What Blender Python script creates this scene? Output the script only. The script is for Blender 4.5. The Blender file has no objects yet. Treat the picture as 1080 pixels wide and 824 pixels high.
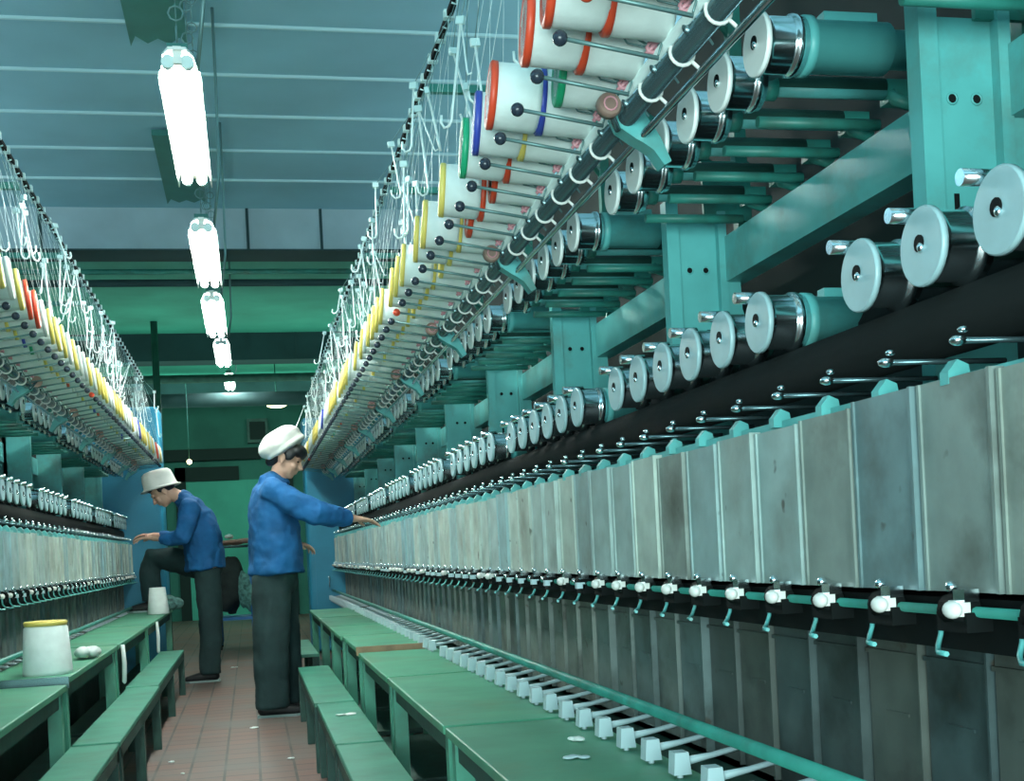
import bpy, math, random
from mathutils import Vector, Matrix
random.seed(7)
PI = math.pi
C = bpy.context.scene.collection
scene = bpy.context.scene

# ------------------------------------------------------------------ camera
CAM_H = 0.92
YAW, ROLL = math.atan(277 / 1300), 0.05
R = Vector((math.cos(YAW), -math.sin(YAW), 0)); U = Vector((0, 0, 1)); F = Vector((math.sin(YAW), math.cos(YAW), 0))
ax = R * math.cos(ROLL) - U * math.sin(ROLL)
ay = R * math.sin(ROLL) + U * math.cos(ROLL)
cam = bpy.data.cameras.new('camera')
cam.sensor_width = 36; cam.lens = 1300 / 1080 * 36; cam.shift_y = 164 / 1080; cam.clip_start = 0.02
co = bpy.data.objects.new('camera', cam); C.objects.link(co)
co.matrix_world = Matrix(((ax.x, ay.x, -F.x, 0), (ax.y, ay.y, -F.y, 0), (ax.z, ay.z, -F.z, CAM_H), (0, 0, 0, 1)))
scene.camera = co
# ------------------------------------------------------------------ light
w = bpy.data.worlds.new('world'); scene.world = w; w.use_nodes = True
w.node_tree.nodes['Background'].inputs[0].default_value = (0.45, 0.8, 0.82, 1)
w.node_tree.nodes['Background'].inputs[1].default_value = 0.25
scene.view_settings.view_transform = 'Standard'; scene.view_settings.look = 'None'
scene.view_settings.gamma = 1; scene.view_settings.exposure = 0.22
scene.view_settings.use_curve_mapping = False
scene.cycles.use_denoising = True
scene.cycles.max_bounces = 5; scene.cycles.diffuse_bounces = 3; scene.cycles.glossy_bounces = 3
scene.cycles.sample_clamp_indirect = 4

def area(name, loc, target, sx, sy, power, col):
    l = bpy.data.lights.new(name, 'AREA'); l.shape = 'RECTANGLE'; l.size = sx; l.size_y = sy
    l.energy = power; l.color = col
    o = bpy.data.objects.new(name, l); C.objects.link(o); o.location = loc
    d = Vector(target) - Vector(loc)
    o.rotation_euler = d.to_track_quat('-Z', 'Y').to_euler()
    return o
area('front_fill', (-0.8, -2.3, 1.0), (0.4, 4, 2.3), 3.0, 1.5, 235, (0.72, 1.0, 0.98))  # added soft fill from behind the viewer, no window stands there
area('next_aisle_lamps_right', (3.3, 5.5, 2.5), (3.3, 5.5, 0), 0.6, 11, 200, (0.6, 1.0, 0.95))
area('next_aisle_lamps_left', (-3.5, 6.5, 2.5), (-3.5, 6.5, 0), 0.6, 10, 200, (0.6, 1.0, 0.95))
area('ceiling_fill_right', (3.3, 4.0, 2.6), (3.3, 4.0, 4), 0.6, 10, 250, (0.66, 0.93, 1.0))  # added fill aimed upward to brighten the ceiling
area('ceiling_fill_left', (-3.3, 4.0, 2.6), (-3.3, 4.0, 4), 0.6, 10, 250, (0.66, 0.93, 1.0))  # second added upward fill for the ceiling, left side
area('far_bay_fill', (0, 14.5, 2.3), (0, 14.5, 5), 5, 5, 50, (0.5, 1.0, 0.8))  # added upward fill that lightens the far bay
area('far_wall_fill', (0, 16.5, 2.9), (0, 20, 1.2), 4, .4, 45, (0.5, 1.0, 0.8))  # added fill that brightens the far wall
TUBE = 95.0

# ------------------------------------------------------------------ materials
def newmat(name):
    m = bpy.data.materials.new(name); m.use_nodes = True
    return m, m.node_tree, m.node_tree.nodes['Principled BSDF']
def mat(name, col, rough=0.5, metal=0.0, var=0.0, scale=8.0, dirt=None, dirt_amt=0.0, bump=0.0, obj_rand=0.0, emit=0.0, spec=0.5):
    m, nt, b = newmat(name)
    N, L = nt.nodes, nt.links
    b.inputs['Roughness'].default_value = rough; b.inputs['Metallic'].default_value = metal
    b.inputs['Specular IOR Level'].default_value = spec
    if emit:
        b.inputs['Emission Color'].default_value = (*col, 1); b.inputs['Emission Strength'].default_value = emit
    tc = N.new('ShaderNodeTexCoord')
    oi = N.new('ShaderNodeObjectInfo')
    add = N.new('ShaderNodeVectorMath'); add.operation = 'ADD'
    mul = N.new('ShaderNodeVectorMath'); mul.operation = 'SCALE'
    comb = N.new('ShaderNodeCombineXYZ')
    for k in range(3): L.new(oi.outputs['Random'], comb.inputs[k])
    L.new(comb.outputs[0], mul.inputs[0]); mul.inputs['Scale'].default_value = 37.0
    L.new(tc.outputs['Object'], add.inputs[0]); L.new(mul.outputs[0], add.inputs[1])
    no = N.new('ShaderNodeTexNoise'); no.inputs['Scale'].default_value = scale; no.inputs['Detail'].default_value = 5
    L.new(add.outputs[0], no.inputs['Vector'])
    last = None
    rgb = N.new('ShaderNodeRGB'); rgb.outputs[0].default_value = (*col, 1); last = rgb.outputs[0]
    if var or obj_rand:
        hsv = N.new('ShaderNodeHueSaturation'); L.new(last, hsv.inputs['Color'])
        mr = N.new('ShaderNodeMapRange'); L.new(no.outputs[0], mr.inputs[0])
        mr.inputs[1].default_value = 0.3; mr.inputs[2].default_value = 0.7
        mr.inputs[3].default_value = 1 - var; mr.inputs[4].default_value = 1 + var
        m2 = N.new('ShaderNodeMapRange'); L.new(oi.outputs['Random'], m2.inputs[0])
        m2.inputs[3].default_value = 1 - obj_rand; m2.inputs[4].default_value = 1 + obj_rand
        mm = N.new('ShaderNodeMath'); mm.operation = 'MULTIPLY'
        L.new(mr.outputs[0], mm.inputs[0]); L.new(m2.outputs[0], mm.inputs[1]); L.new(mm.outputs[0], hsv.inputs['Value'])
        last = hsv.outputs[0]
    if dirt:
        n2 = N.new('ShaderNodeTexNoise'); n2.inputs['Scale'].default_value = scale * 0.6; n2.inputs['Detail'].default_value = 6
        n2.inputs['Roughness'].default_value = 0.65
        a2 = N.new('ShaderNodeVectorMath'); a2.operation = 'ADD'; a2.inputs[1].default_value = (5.3, 2.1, 9.7)
        L.new(add.outputs[0], a2.inputs[0]); L.new(a2.outputs[0], n2.inputs['Vector'])
        r = N.new('ShaderNodeMapRange'); L.new(n2.outputs[0], r.inputs[0])
        r.inputs[1].default_value = 0.5; r.inputs[2].default_value = 0.72; r.inputs[4].default_value = dirt_amt
        mx = N.new('ShaderNodeMix'); mx.data_type = 'RGBA'
        L.new(r.outputs[0], mx.inputs['Factor']); L.new(last, mx.inputs['A']); mx.inputs['B'].default_value = (*dirt, 1)
        last = mx.outputs['Result']
    L.new(last, b.inputs['Base Color'])
    if bump:
        bp = N.new('ShaderNodeBump'); bp.inputs['Strength'].default_value = bump; bp.inputs['Distance'].default_value = 0.01
        L.new(no.outputs[0], bp.inputs['Height']); L.new(bp.outputs[0], b.inputs['Normal'])
    return m
M = {}
M['ceil_blue'] = mat('ceiling_blue', (0.25, 0.47, 0.56), 0.8, var=0.12, scale=1.2)
M['ceil_green'] = mat('ceiling_green', (0.07, 0.38, 0.29), 0.7, var=0.2, scale=1.5)  # greener than the ceiling of the first bay
M['batten'] = mat('pale_batten', (0.55, 0.75, 0.75), 0.6)
M['strip'] = mat('pale_ceiling_strip', (0.45, 0.66, 0.70), 0.7)
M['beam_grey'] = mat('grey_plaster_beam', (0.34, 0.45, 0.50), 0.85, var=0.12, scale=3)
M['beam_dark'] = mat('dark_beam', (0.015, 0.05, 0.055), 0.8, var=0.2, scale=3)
M['wall'] = mat('green_wall', (0.035, 0.15, 0.12), 0.8, var=0.25, scale=1.5)
M['wall_dark'] = mat('dark_band', (0.008, 0.02, 0.018), 0.8)
M['green_dark'] = mat('dark_green_paint', (0.02, 0.075, 0.06), 0.55, var=0.3, scale=12)
M['table'] = mat('worn_green_table_paint', (0.075, 0.31, 0.19), 0.45, var=0.18, scale=5, dirt=(0.16, 0.18, 0.08), dirt_amt=0.5, bump=0.1)
M['bench'] = mat('worn_green_bench_paint', (0.06, 0.29, 0.20), 0.45, var=0.2, scale=6, dirt=(0.10, 0.12, 0.07), dirt_amt=0.4, bump=0.1)
M['wood'] = mat('bare_wood_edge', (0.32, 0.22, 0.13), 0.7, var=0.2, scale=20)
M['teal'] = mat('machine_teal_paint', (0.11, 0.43, 0.42), 0.42, var=0.15, scale=7, dirt=(0.12, 0.09, 0.05), dirt_amt=0.55)
M['teal_d'] = mat('machine_green_paint', (0.03, 0.22, 0.18), 0.45, var=0.25, scale=10, dirt=(0.05, 0.05, 0.03), dirt_amt=0.6)
M['black'] = mat('matt_black', (0.005, 0.007, 0.007), 0.8, spec=0.15)  # plain matt black, also on the shadow tubes below the godets
M['chrome'] = mat('chrome', (0.85, 0.93, 0.97), 0.17, 1.0)
M['disc_lit'] = mat('lit_godet_face', (0.95, 0.98, 0.95), 0.3, 0.0, var=0.03, scale=20)  # whitened godet face, standing in for strong light on the upper row
M['disc'] = mat('godet_enamel_face', (0.36, 0.52, 0.55), 0.3, 0.0, var=0.08, scale=20)
M['steel'] = mat('dark_steel_tube', (0.14, 0.22, 0.24), 0.25, 0.75)
M['wire'] = mat('bright_wire', (0.80, 0.92, 0.90), 0.35, 0.15)
M['thinwire'] = mat('grey_wire', (0.16, 0.28, 0.28), 0.4, 0.4)
M['ball'] = mat('dark_knob', (0.03, 0.04, 0.06), 0.25)
M['yarn'] = mat('white_yarn', (0.86, 0.93, 0.90), 0.75, var=0.05, scale=30, bump=0.15)
M['rim_yellow'] = mat('yellow_rim', (0.88, 0.68, 0.16), 0.4)
M['rim_red'] = mat('red_rim', (0.80, 0.08, 0.03), 0.4)
M['rim_green'] = mat('green_rim', (0.02, 0.42, 0.20), 0.4)
M['rim_blue'] = mat('blue_rim', (0.05, 0.08, 0.45), 0.4)
M['rim_plain'] = mat('plain_rim', (0.80, 0.84, 0.78), 0.5)
M['pink'] = mat('pink_ceramic', (0.75, 0.33, 0.38), 0.35)
M['ceramic'] = mat('white_ceramic', (0.85, 0.82, 0.78), 0.25)
M['dial'] = mat('brown_dial', (0.35, 0.22, 0.18), 0.4, 0.3)
M['blue_cab'] = mat('blue_cabinet_paint', (0.025, 0.24, 0.38), 0.45, var=0.12, scale=3)
M['blue_pole'] = mat('blue_pole_paint', (0.03, 0.16, 0.42), 0.4)
M['lever'] = mat('pale_lever_paint', (0.48, 0.62, 0.66), 0.4)
M['inside_dark'] = mat('dark_machine_inside', (0.012, 0.022, 0.02), 0.8)  # near black, shade inside the machine put into the colour
M['jacket'] = mat('blue_cotton_jacket', (0.006, 0.105, 0.29), 0.85, var=0.25, scale=9, bump=0.5)
M['trouser'] = mat('dark_green_grey_trousers', (0.013, 0.038, 0.040), 0.9, var=0.25, scale=9, bump=0.5)
M['skin'] = mat('skin', (0.62, 0.36, 0.26), 0.55)
M['hair'] = mat('black_hair', (0.008, 0.008, 0.010), 0.45)
M['cap'] = mat('white_cotton_cap', (0.88, 0.86, 0.80), 0.85, var=0.06, scale=14, bump=0.5)
M['shoe'] = mat('black_cloth_shoe', (0.01, 0.012, 0.014), 0.6)
M['sole'] = mat('pale_sole', (0.25, 0.34, 0.34), 0.7)
M['paper'] = mat('white_scrap', (0.8, 0.85, 0.82), 0.8)
M['cloth_pink'] = mat('pinkish_cloth', (0.50, 0.27, 0.22), 0.9, var=0.2, scale=10)
M['sack'] = mat('dark_sack', (0.02, 0.03, 0.03), 0.95, var=0.4, scale=8, bump=0.8)
M['net'] = mat('mottled_green_cloth', (0.10, 0.24, 0.22), 0.9, var=0.6, scale=25, bump=0.8)
M['eye'] = mat('dark_eye', (0.02, 0.01, 0.01), 0.2)
M['lip'] = mat('lip', (0.42, 0.14, 0.11), 0.5)
M['tube'] = mat('lit_fluorescent_tube', (0.93, 1.0, 0.93), 0.3, emit=TUBE)
M['hood'] = mat('white_enamel_hood', (0.92, 0.93, 0.88), 0.4)
M['hood_green'] = mat('hood_green_paint', (0.03, 0.17, 0.15), 0.5, var=0.1)
M['farlamp'] = mat('lit_bulb', (1.0, 0.9, 0.45), 0.3, emit=8)

def panel_mat(name='worn_metal_cover', k=1.0, dirt=.6):
    m, nt, b = newmat(name)
    N, L = nt.nodes, nt.links
    tc = N.new('ShaderNodeTexCoord'); oi = N.new('ShaderNodeObjectInfo')
    sc = N.new('ShaderNodeVectorMath'); sc.operation = 'SCALE'; sc.inputs['Scale'].default_value = 50
    cb = N.new('ShaderNodeCombineXYZ')
    for q in range(3): L.new(oi.outputs['Random'], cb.inputs[q])
    L.new(cb.outputs[0], sc.inputs[0])
    ad = N.new('ShaderNodeVectorMath'); L.new(tc.outputs['Object'], ad.inputs[0]); L.new(sc.outputs[0], ad.inputs[1])
    n1 = N.new('ShaderNodeTexNoise'); n1.inputs['Scale'].default_value = 14; n1.inputs['Detail'].default_value = 6
    n2 = N.new('ShaderNodeTexNoise'); n2.inputs['Scale'].default_value = 5; n2.inputs['Detail'].default_value = 5; n2.inputs['Roughness'].default_value = 0.6
    n3 = N.new('ShaderNodeTexNoise'); n3.inputs['Scale'].default_value = 22; n3.inputs['Detail'].default_value = 2
    for n in (n1, n2, n3): L.new(ad.outputs[0], n.inputs['Vector'])
    cr = N.new('ShaderNodeValToRGB'); L.new(oi.outputs['Random'], cr.inputs[0])
    el = cr.color_ramp.elements
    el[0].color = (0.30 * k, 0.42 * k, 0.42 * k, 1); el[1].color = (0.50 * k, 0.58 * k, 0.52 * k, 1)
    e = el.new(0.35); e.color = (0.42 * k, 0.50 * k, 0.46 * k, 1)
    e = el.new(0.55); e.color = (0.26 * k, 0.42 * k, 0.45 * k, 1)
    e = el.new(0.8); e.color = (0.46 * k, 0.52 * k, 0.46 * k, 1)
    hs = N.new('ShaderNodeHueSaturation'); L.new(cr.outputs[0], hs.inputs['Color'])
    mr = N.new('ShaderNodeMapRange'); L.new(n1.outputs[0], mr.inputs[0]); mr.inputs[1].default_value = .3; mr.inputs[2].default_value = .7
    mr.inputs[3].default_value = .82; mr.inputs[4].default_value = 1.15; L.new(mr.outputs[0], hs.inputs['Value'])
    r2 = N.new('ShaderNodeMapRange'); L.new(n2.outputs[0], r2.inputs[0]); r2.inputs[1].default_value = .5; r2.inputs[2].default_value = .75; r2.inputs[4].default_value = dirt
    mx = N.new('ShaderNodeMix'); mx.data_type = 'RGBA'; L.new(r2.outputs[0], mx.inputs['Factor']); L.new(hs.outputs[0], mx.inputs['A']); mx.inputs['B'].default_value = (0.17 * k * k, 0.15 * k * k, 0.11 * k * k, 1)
    r3 = N.new('ShaderNodeMapRange'); L.new(n3.outputs[0], r3.inputs[0]); r3.inputs[1].default_value = .70; r3.inputs[2].default_value = .76; r3.inputs[4].default_value = .8
    mx2 = N.new('ShaderNodeMix'); mx2.data_type = 'RGBA'; L.new(r3.outputs[0], mx2.inputs['Factor']); L.new(mx.outputs['Result'], mx2.inputs['A']); mx2.inputs['B'].default_value = (0.06, 0.045, 0.03, 1)
    L.new(mx2.outputs['Result'], b.inputs['Base Color'])
    b.inputs['Roughness'].default_value = 0.5; b.inputs['Metallic'].default_value = 0.15
    return m
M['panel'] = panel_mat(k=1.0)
M['panel_dim'] = panel_mat('stained_dimmed_cover', .6, .85)  # stains, plus a darker base for weaker light near the viewer
M['skirt'] = panel_mat('grimy_shaded_cover', .40, .9)  # grime plus the shade under the upper covers, put into the colour
M['skirt_dim'] = panel_mat('grimy_dimmed_cover', .2, .9)  # darker copy for the near skirts, grime and shade both in the colour
def floor_mat():
    m, nt, b = newmat('red_brown_floor_tiles')
    N, L = nt.nodes, nt.links
    tc = N.new('ShaderNodeTexCoord'); br = N.new('ShaderNodeTexBrick')
    L.new(tc.outputs['Object'], br.inputs['Vector'])
    br.inputs['Scale'].default_value = 1; br.inputs['Brick Width'].default_value = 0.15; br.inputs['Row Height'].default_value = 0.15
    br.offset = 0; br.inputs['Mortar Size'].default_value = 0.006
    br.inputs['Color1'].default_value = (0.20, 0.105, 0.085, 1); br.inputs['Color2'].default_value = (0.155, 0.10, 0.085, 1)
    br.inputs['Mortar'].default_value = (0.05, 0.045, 0.04, 1)
    n = N.new('ShaderNodeTexNoise'); n.inputs['Scale'].default_value = 2.2; n.inputs['Detail'].default_value = 8; L.new(tc.outputs['Object'], n.inputs['Vector'])
    r = N.new('ShaderNodeMapRange'); L.new(n.outputs[0], r.inputs[0]); r.inputs[1].default_value = .42; r.inputs[2].default_value = .66; r.inputs[4].default_value = .8
    mx = N.new('ShaderNodeMix'); mx.data_type = 'RGBA'; L.new(r.outputs[0], mx.inputs['Factor']); L.new(br.outputs[0], mx.inputs['A']); mx.inputs['B'].default_value = (0.13, 0.13, 0.12, 1)
    L.new(mx.outputs['Result'], b.inputs['Base Color']); b.inputs['Roughness'].default_value = 0.55
    return m
M['floor'] = floor_mat()

# ------------------------------------------------------------------ mesh builder
class MB:
    def __init__(s): s.v = []; s.f = []; s.mi = []; s.sm = []; s.mats = []; s.cur = 0
    def m(s, key):
        if key not in s.mats: s.mats.append(key)
        s.cur = s.mats.index(key); return s
    def _f(s, idx, smooth=False): s.f.append(idx); s.mi.append(s.cur); s.sm.append(smooth)
    def box(s, x0, x1, y0, y1, z0, z1):
        b = len(s.v)
        s.v += [(x, y, z) for z in (z0, z1) for y in (y0, y1) for x in (x0, x1)]
        for q in ((0, 2, 3, 1), (4, 5, 7, 6), (0, 1, 5, 4), (2, 6, 7, 3), (0, 4, 6, 2), (1, 3, 7, 5)):
            s._f([b + i for i in q])
        return s
    def tube(s, pts, r, n=8, cap=True, smooth=True):
        pts = [Vector(p) for p in pts]
        rs = r if isinstance(r, (list, tuple)) else [r] * len(pts)
        b = len(s.v); prev = None
        for i, p in enumerate(pts):
            t = (pts[min(i + 1, len(pts) - 1)] - pts[max(i - 1, 0)])
            if t.length < 1e-9: t = Vector((0, 0, 1))
            t.normalize()
            if prev is None:
                a = t.orthogonal().normalized()
            else:
                a = (prev - t * prev.dot(t))
                a = a.normalized() if a.length > 1e-6 else t.orthogonal().normalized()
            prev = a; c = t.cross(a)
            for k in range(n):
                g = 2 * PI * k / n
                s.v.append(tuple(p + (a * math.cos(g) + c * math.sin(g)) * rs[i]))
        for i in range(len(pts) - 1):
            for k in range(n):
                k2 = (k + 1) % n
                s._f([b + i * n + k, b + i * n + k2, b + (i + 1) * n + k2, b + (i + 1) * n + k], smooth)
        if cap:
            s._f([b + k for k in range(n)][::-1]); s._f([b + (len(pts) - 1) * n + k for k in range(n)])
        return s
    def lathe(s, prof, axis='x', o=(0, 0, 0), n=20, smooth=True, keys=None):
        """prof: list of (t, r) along axis; keys: material key per segment"""
        b = len(s.v); m0 = s.cur
        for t, r in prof:
            for k in range(n):
                g = 2 * PI * k / n; c, d = r * math.cos(g), r * math.sin(g)
                p = {'x': (t, c, d), 'y': (c, t, d), 'z': (c, d, t)}[axis]
                s.v.append((o[0] + p[0], o[1] + p[1], o[2] + p[2]))
        for i in range(len(prof) - 1):
            if keys: s.m(keys[i])
            for k in range(n):
                k2 = (k + 1) % n
                s._f([b + i * n + k, b + i * n + k2, b + (i + 1) * n + k2, b + (i + 1) * n + k], smooth and abs(prof[i][0] - prof[i + 1][0]) > 1e-6)
        if prof[0][1] > 1e-6:
            if keys: s.m(keys[0])
            s._f([b + k for k in range(n)][::-1])
        if prof[-1][1] > 1e-6:
            if keys: s.m(keys[-1])
            s._f([b + (len(prof) - 1) * n + k for k in range(n)])
        s.cur = m0 if not keys else s.cur
        return s
    def prism(s, poly, a0, a1, axis='y'):
        """poly in the plane across the axis: axis y -> (x,z); x -> (y,z); z -> (x,y)"""
        b = len(s.v); n = len(poly)
        for a in (a0, a1):
            for p, q in poly:
                s.v.append({'y': (p, a, q), 'x': (a, p, q), 'z': (p, q, a)}[axis])
        s._f([b + i for i in range(n)]); s._f([b + n + i for i in range(n)][::-1])
        for i in range(n):
            j = (i + 1) % n
            s._f([b + i, b + n + i, b + n + j, b + j])
        return s
    def ball(s, c, r, nu=12, nv=8, rot=None):
        if not isinstance(r, (tuple, list)): r = (r, r, r)
        b = len(s.v); c = Vector(c)
        for i in range(nv + 1):
            th = PI * i / nv
            for k in range(nu):
                g = 2 * PI * k / nu
                p = Vector((r[0] * math.sin(th) * math.cos(g), r[1] * math.sin(th) * math.sin(g), r[2] * math.cos(th)))
                if rot: p = rot @ p
                s.v.append(tuple(c + p))
        for i in range(nv):
            for k in range(nu):
                k2 = (k + 1) % nu
                s._f([b + i * nu + k, b + (i + 1) * nu + k, b + (i + 1) * nu + k2, b + i * nu + k2], True)
        return s
    def ring(s, c, R_, r, axis='y', n=16, m=6, a0=0, a1=2 * PI):
        pts = []
        full = abs(a1 - a0 - 2 * PI) < 1e-6
        for i in range(n + 1):
            g = a0 + (a1 - a0) * i / n
            p, q = R_ * math.cos(g), R_ * math.sin(g)
            pts.append({'y': (c[0] + p, c[1], c[2] + q), 'x': (c[0], c[1] + p, c[2] + q), 'z': (c[0] + p, c[1] + q, c[2])}[axis])
        return s.tube(pts, r, m, cap=not full)
    def limb(s, pts, n=14, fs=False, fe=False):
        """pts: (x,y,z,a,b): a = half width along world-Y-ish, b = the other half width; rounded ends"""
        P = [Vector(p[:3]) for p in pts]; A = [p[3] for p in pts]; B = [p[4] for p in pts]
        seq = []
        for i in range(len(P)):
            t = (P[min(i + 1, len(P) - 1)] - P[max(i - 1, 0)]).normalized()
            seq.append((P[i], t, A[i], B[i]))
        st = []
        p, t, a, b_ = seq[0]
        for g in (0.25, 0.6, 0.88): st.append((p - t * min(a, b_) * math.cos(g * PI / 2), t, a * math.sin(g * PI / 2), b_ * math.sin(g * PI / 2)))
        p, t, a, b_ = seq[-1]
        en = [(p + t * min(a, b_) * math.cos(g * PI / 2), t, a * math.sin(g * PI / 2), b_ * math.sin(g * PI / 2)) for g in (0.88, 0.6, 0.25)]
        seq = ([] if fs else st) + seq + ([] if fe else en)
        bb = len(s.v)
        for p, t, a, b_ in seq:
            Y = Vector((0, 1, 0)); sd = Y - t * Y.dot(t)
            if sd.length < 0.2:
                sd = Vector((0, 0, 1)) - t * t.z
            sd.normalize(); ot = t.cross(sd)
            for k in range(n):
                g = 2 * PI * k / n
                s.v.append(tuple(p + sd * a * math.cos(g) + ot * b_ * math.sin(g)))
        for i in range(len(seq) - 1):
            for k in range(n):
                k2 = (k + 1) % n
                s._f([bb + i * n + k, bb + i * n + k2, bb + (i + 1) * n + k2, bb + (i + 1) * n + k], True)
        s._f([bb + k for k in range(n)][::-1]); s._f([bb + (len(seq) - 1) * n + k for k in range(n)])
        return s
    def mesh(s, name):
        me = bpy.data.meshes.new(name); me.from_pydata(s.v, [], s.f)
        for k in s.mats: me.materials.append(M[k])
        me.polygons.foreach_set('material_index', s.mi); me.polygons.foreach_set('use_smooth', s.sm)
        me.update(); return me
def obj(name, me, parent=None, loc=(0, 0, 0), rz=0.0, rot=None):
    if isinstance(me, MB): me = me.mesh(name)
    o = bpy.data.objects.new(name, me); C.objects.link(o)
    o.location = loc; o.rotation_euler = rot if rot else (0, 0, rz)
    if parent: o.parent = parent
    return o
def tag(o, label, cat, group=None, kind=None):
    o['label'] = label; o['category'] = cat
    if group: o['group'] = group
    if kind: o['kind'] = kind
    return o
def thing(name, label, cat, loc=(0, 0, 0), rz=0, group=None):
    o = bpy.data.objects.new(name, None); C.objects.link(o); o.empty_display_size = 0.1
    o.location = loc; o.rotation_euler = (0, 0, rz)
    return tag(o, label, cat, group)
def struct(name, mb):
    o = obj(name, mb); o['kind'] = 'structure'; return o
def dup(root, loc, rz=0.0, label=None, group=None):
    r = root.copy(); C.objects.link(r); r.location = loc; r.rotation_euler = (root.rotation_euler[0], root.rotation_euler[1], rz)
    if label: r['label'] = label
    if group: r['group'] = group
    for ch in list(root.children):
        c = ch.copy(); C.objects.link(c); c.parent = r
        for g in list(ch.children):
            d = g.copy(); C.objects.link(d); d.parent = c
    return r

# ------------------------------------------------------------------ the room
ZC, ZB = 3.42, 3.12
XW = 5.6; YE = 20.0; Y0 = -3.2
struct('floor', MB().m('floor').box(-XW, XW, Y0, YE, -0.1, 0))
B1, B2, B3 = 8.97, 13.9, 17.6
mb = MB().m('ceil_blue').box(-XW, XW, Y0, B1 + .1, ZC, ZC + .1)
mb.m('ceil_green').box(-XW, XW, B1 + .1, YE, ZC, ZC + .1)
struct('ceiling', mb)
struct('wall_left', MB().m('wall').box(-XW - .1, -XW, Y0, YE, 0, ZC))
struct('wall_right', MB().m('wall').box(XW, XW + .1, Y0, YE, 0, ZC))
mb = MB().m('wall').box(-XW, XW, YE, YE + .1, 0, ZC)
struct('wall_far', mb)
# cross beams with the ceiling battens
def beam(y, key, name):
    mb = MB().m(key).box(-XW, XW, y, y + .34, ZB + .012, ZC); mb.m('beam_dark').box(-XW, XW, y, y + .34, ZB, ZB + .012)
    mb.m('beam_dark')
    for x in (-1.3, 0.1, 0.62, 2.0, -2.7):
        mb.box(x - .010, x + .010, y - .008, y, ZB, ZC)
    struct(name, mb)
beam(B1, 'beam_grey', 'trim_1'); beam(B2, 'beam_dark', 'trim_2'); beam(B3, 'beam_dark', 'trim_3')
k = 4
for i in range(10):
    y = 8.28 - 0.60 * i
    struct('trim_%d' % k, MB().m('strip').box(-XW, XW, y - .008, y + .008, ZC - .014, ZC)); k += 1
# ceiling pipes and the wall-hung ducts of the far bays
for (y, z, r, key, lb) in ((9.85, 3.17, .022, 'teal_d', 'thin green pipe under the ceiling, nearest behind the pale beam'),
                      (10.25, 3.17, .03, 'beam_dark', 'dark pipe under the ceiling, second behind the pale beam'),
                      (14.6, 3.02, .05, 'green_dark', 'dark green pipe under the ceiling behind the dark beam'),
                      (15.6, 2.9, .09, 'beam_dark', 'thick dark duct crossing under the ceiling far back')):
    tag(obj('ceiling_pipe', MB().m(key).tube([(-XW + .02, y, z), (XW - .02, y, z)], r, 10)), lb, 'pipe', 'pipes crossing the ceiling')
# far wall: dark band, doorway frame
mb = MB().m('wall_dark').box(-1.45, 0.25, YE - .12, YE, 2.50, 2.68)
tag(obj('wall_shelf', mb), 'long black ledge running across the far green wall', 'ledge')
mb = MB().m('wall_dark').box(-1.08, -0.92, YE - .07, YE, 0.0, 2.4).box(-1.08, -0.1, YE - .07, YE, 2.18, 2.4).box(0.62, .74, YE - .07, YE, 0, 2.3)
d = struct('door_1', MB().m('ceil_green').box(-0.92, 0.62, YE - .03, YE, 0, 2.18))
obj('door_frame', mb, d)
mb = MB().m('green_dark').box(-0.16, 0.16, -.16, 0, 0, .38).m('wall_dark').box(-.12, .12, -.18, -.16, .05, .33)
obj('wall_box', mb, None, (0.22, YE, 2.75)); tag(bpy.data.objects['wall_box'], 'square dark green box on the far wall above the ledge', 'box')
# long conduit column hanging in the far bay
mb = MB().m('green_dark').tube([(-0.85, 13.2, ZB + .3), (-0.85, 13.2, .0)], .035, 8)
tag(obj('pipe_column', mb), 'thin dark green vertical pipe far down the aisle', 'pipe')
o = obj('far_lamp', MB().m('farlamp').ball((0, 0, 0), (.13, .05, .04)).m('hood_green').tube([(0, 0, .03), (0, 0, .55)], .008, 6), None, (0.43, 16.0, 2.87))
tag(o, 'small yellow-lit bulb hanging far away, right of the lamp row', 'lamp')
o = obj('bulb', MB().m('farlamp').ball((0, 0, 0), .03).m('hood_green').tube([(0, 0, .02), (0, 0, 1.0)], .006, 6), None, (-0.66, 15.5, 2.14))
tag(o, 'tiny bright bulb hanging low, far away left of the lamp row', 'lamp')

# ceiling tray shapes: flat dark green strips with a notched far end
def slat(y0, y1, lb):
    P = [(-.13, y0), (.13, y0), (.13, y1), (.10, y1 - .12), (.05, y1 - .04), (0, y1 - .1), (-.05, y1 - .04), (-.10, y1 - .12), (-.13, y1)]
    tag(obj('ceiling_slat', MB().m('hood_green').prism(P, ZC - .05, ZC - .016, 'z'), None, (-.3, 0, 0)), lb, 'slat', 'slats on the ceiling')
slat(2.5, 6.05, 'dark green tray on the ceiling above the largest lamp'); slat(7.3, 8.70, 'dark green tray on the ceiling between the two nearest lamps')

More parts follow.
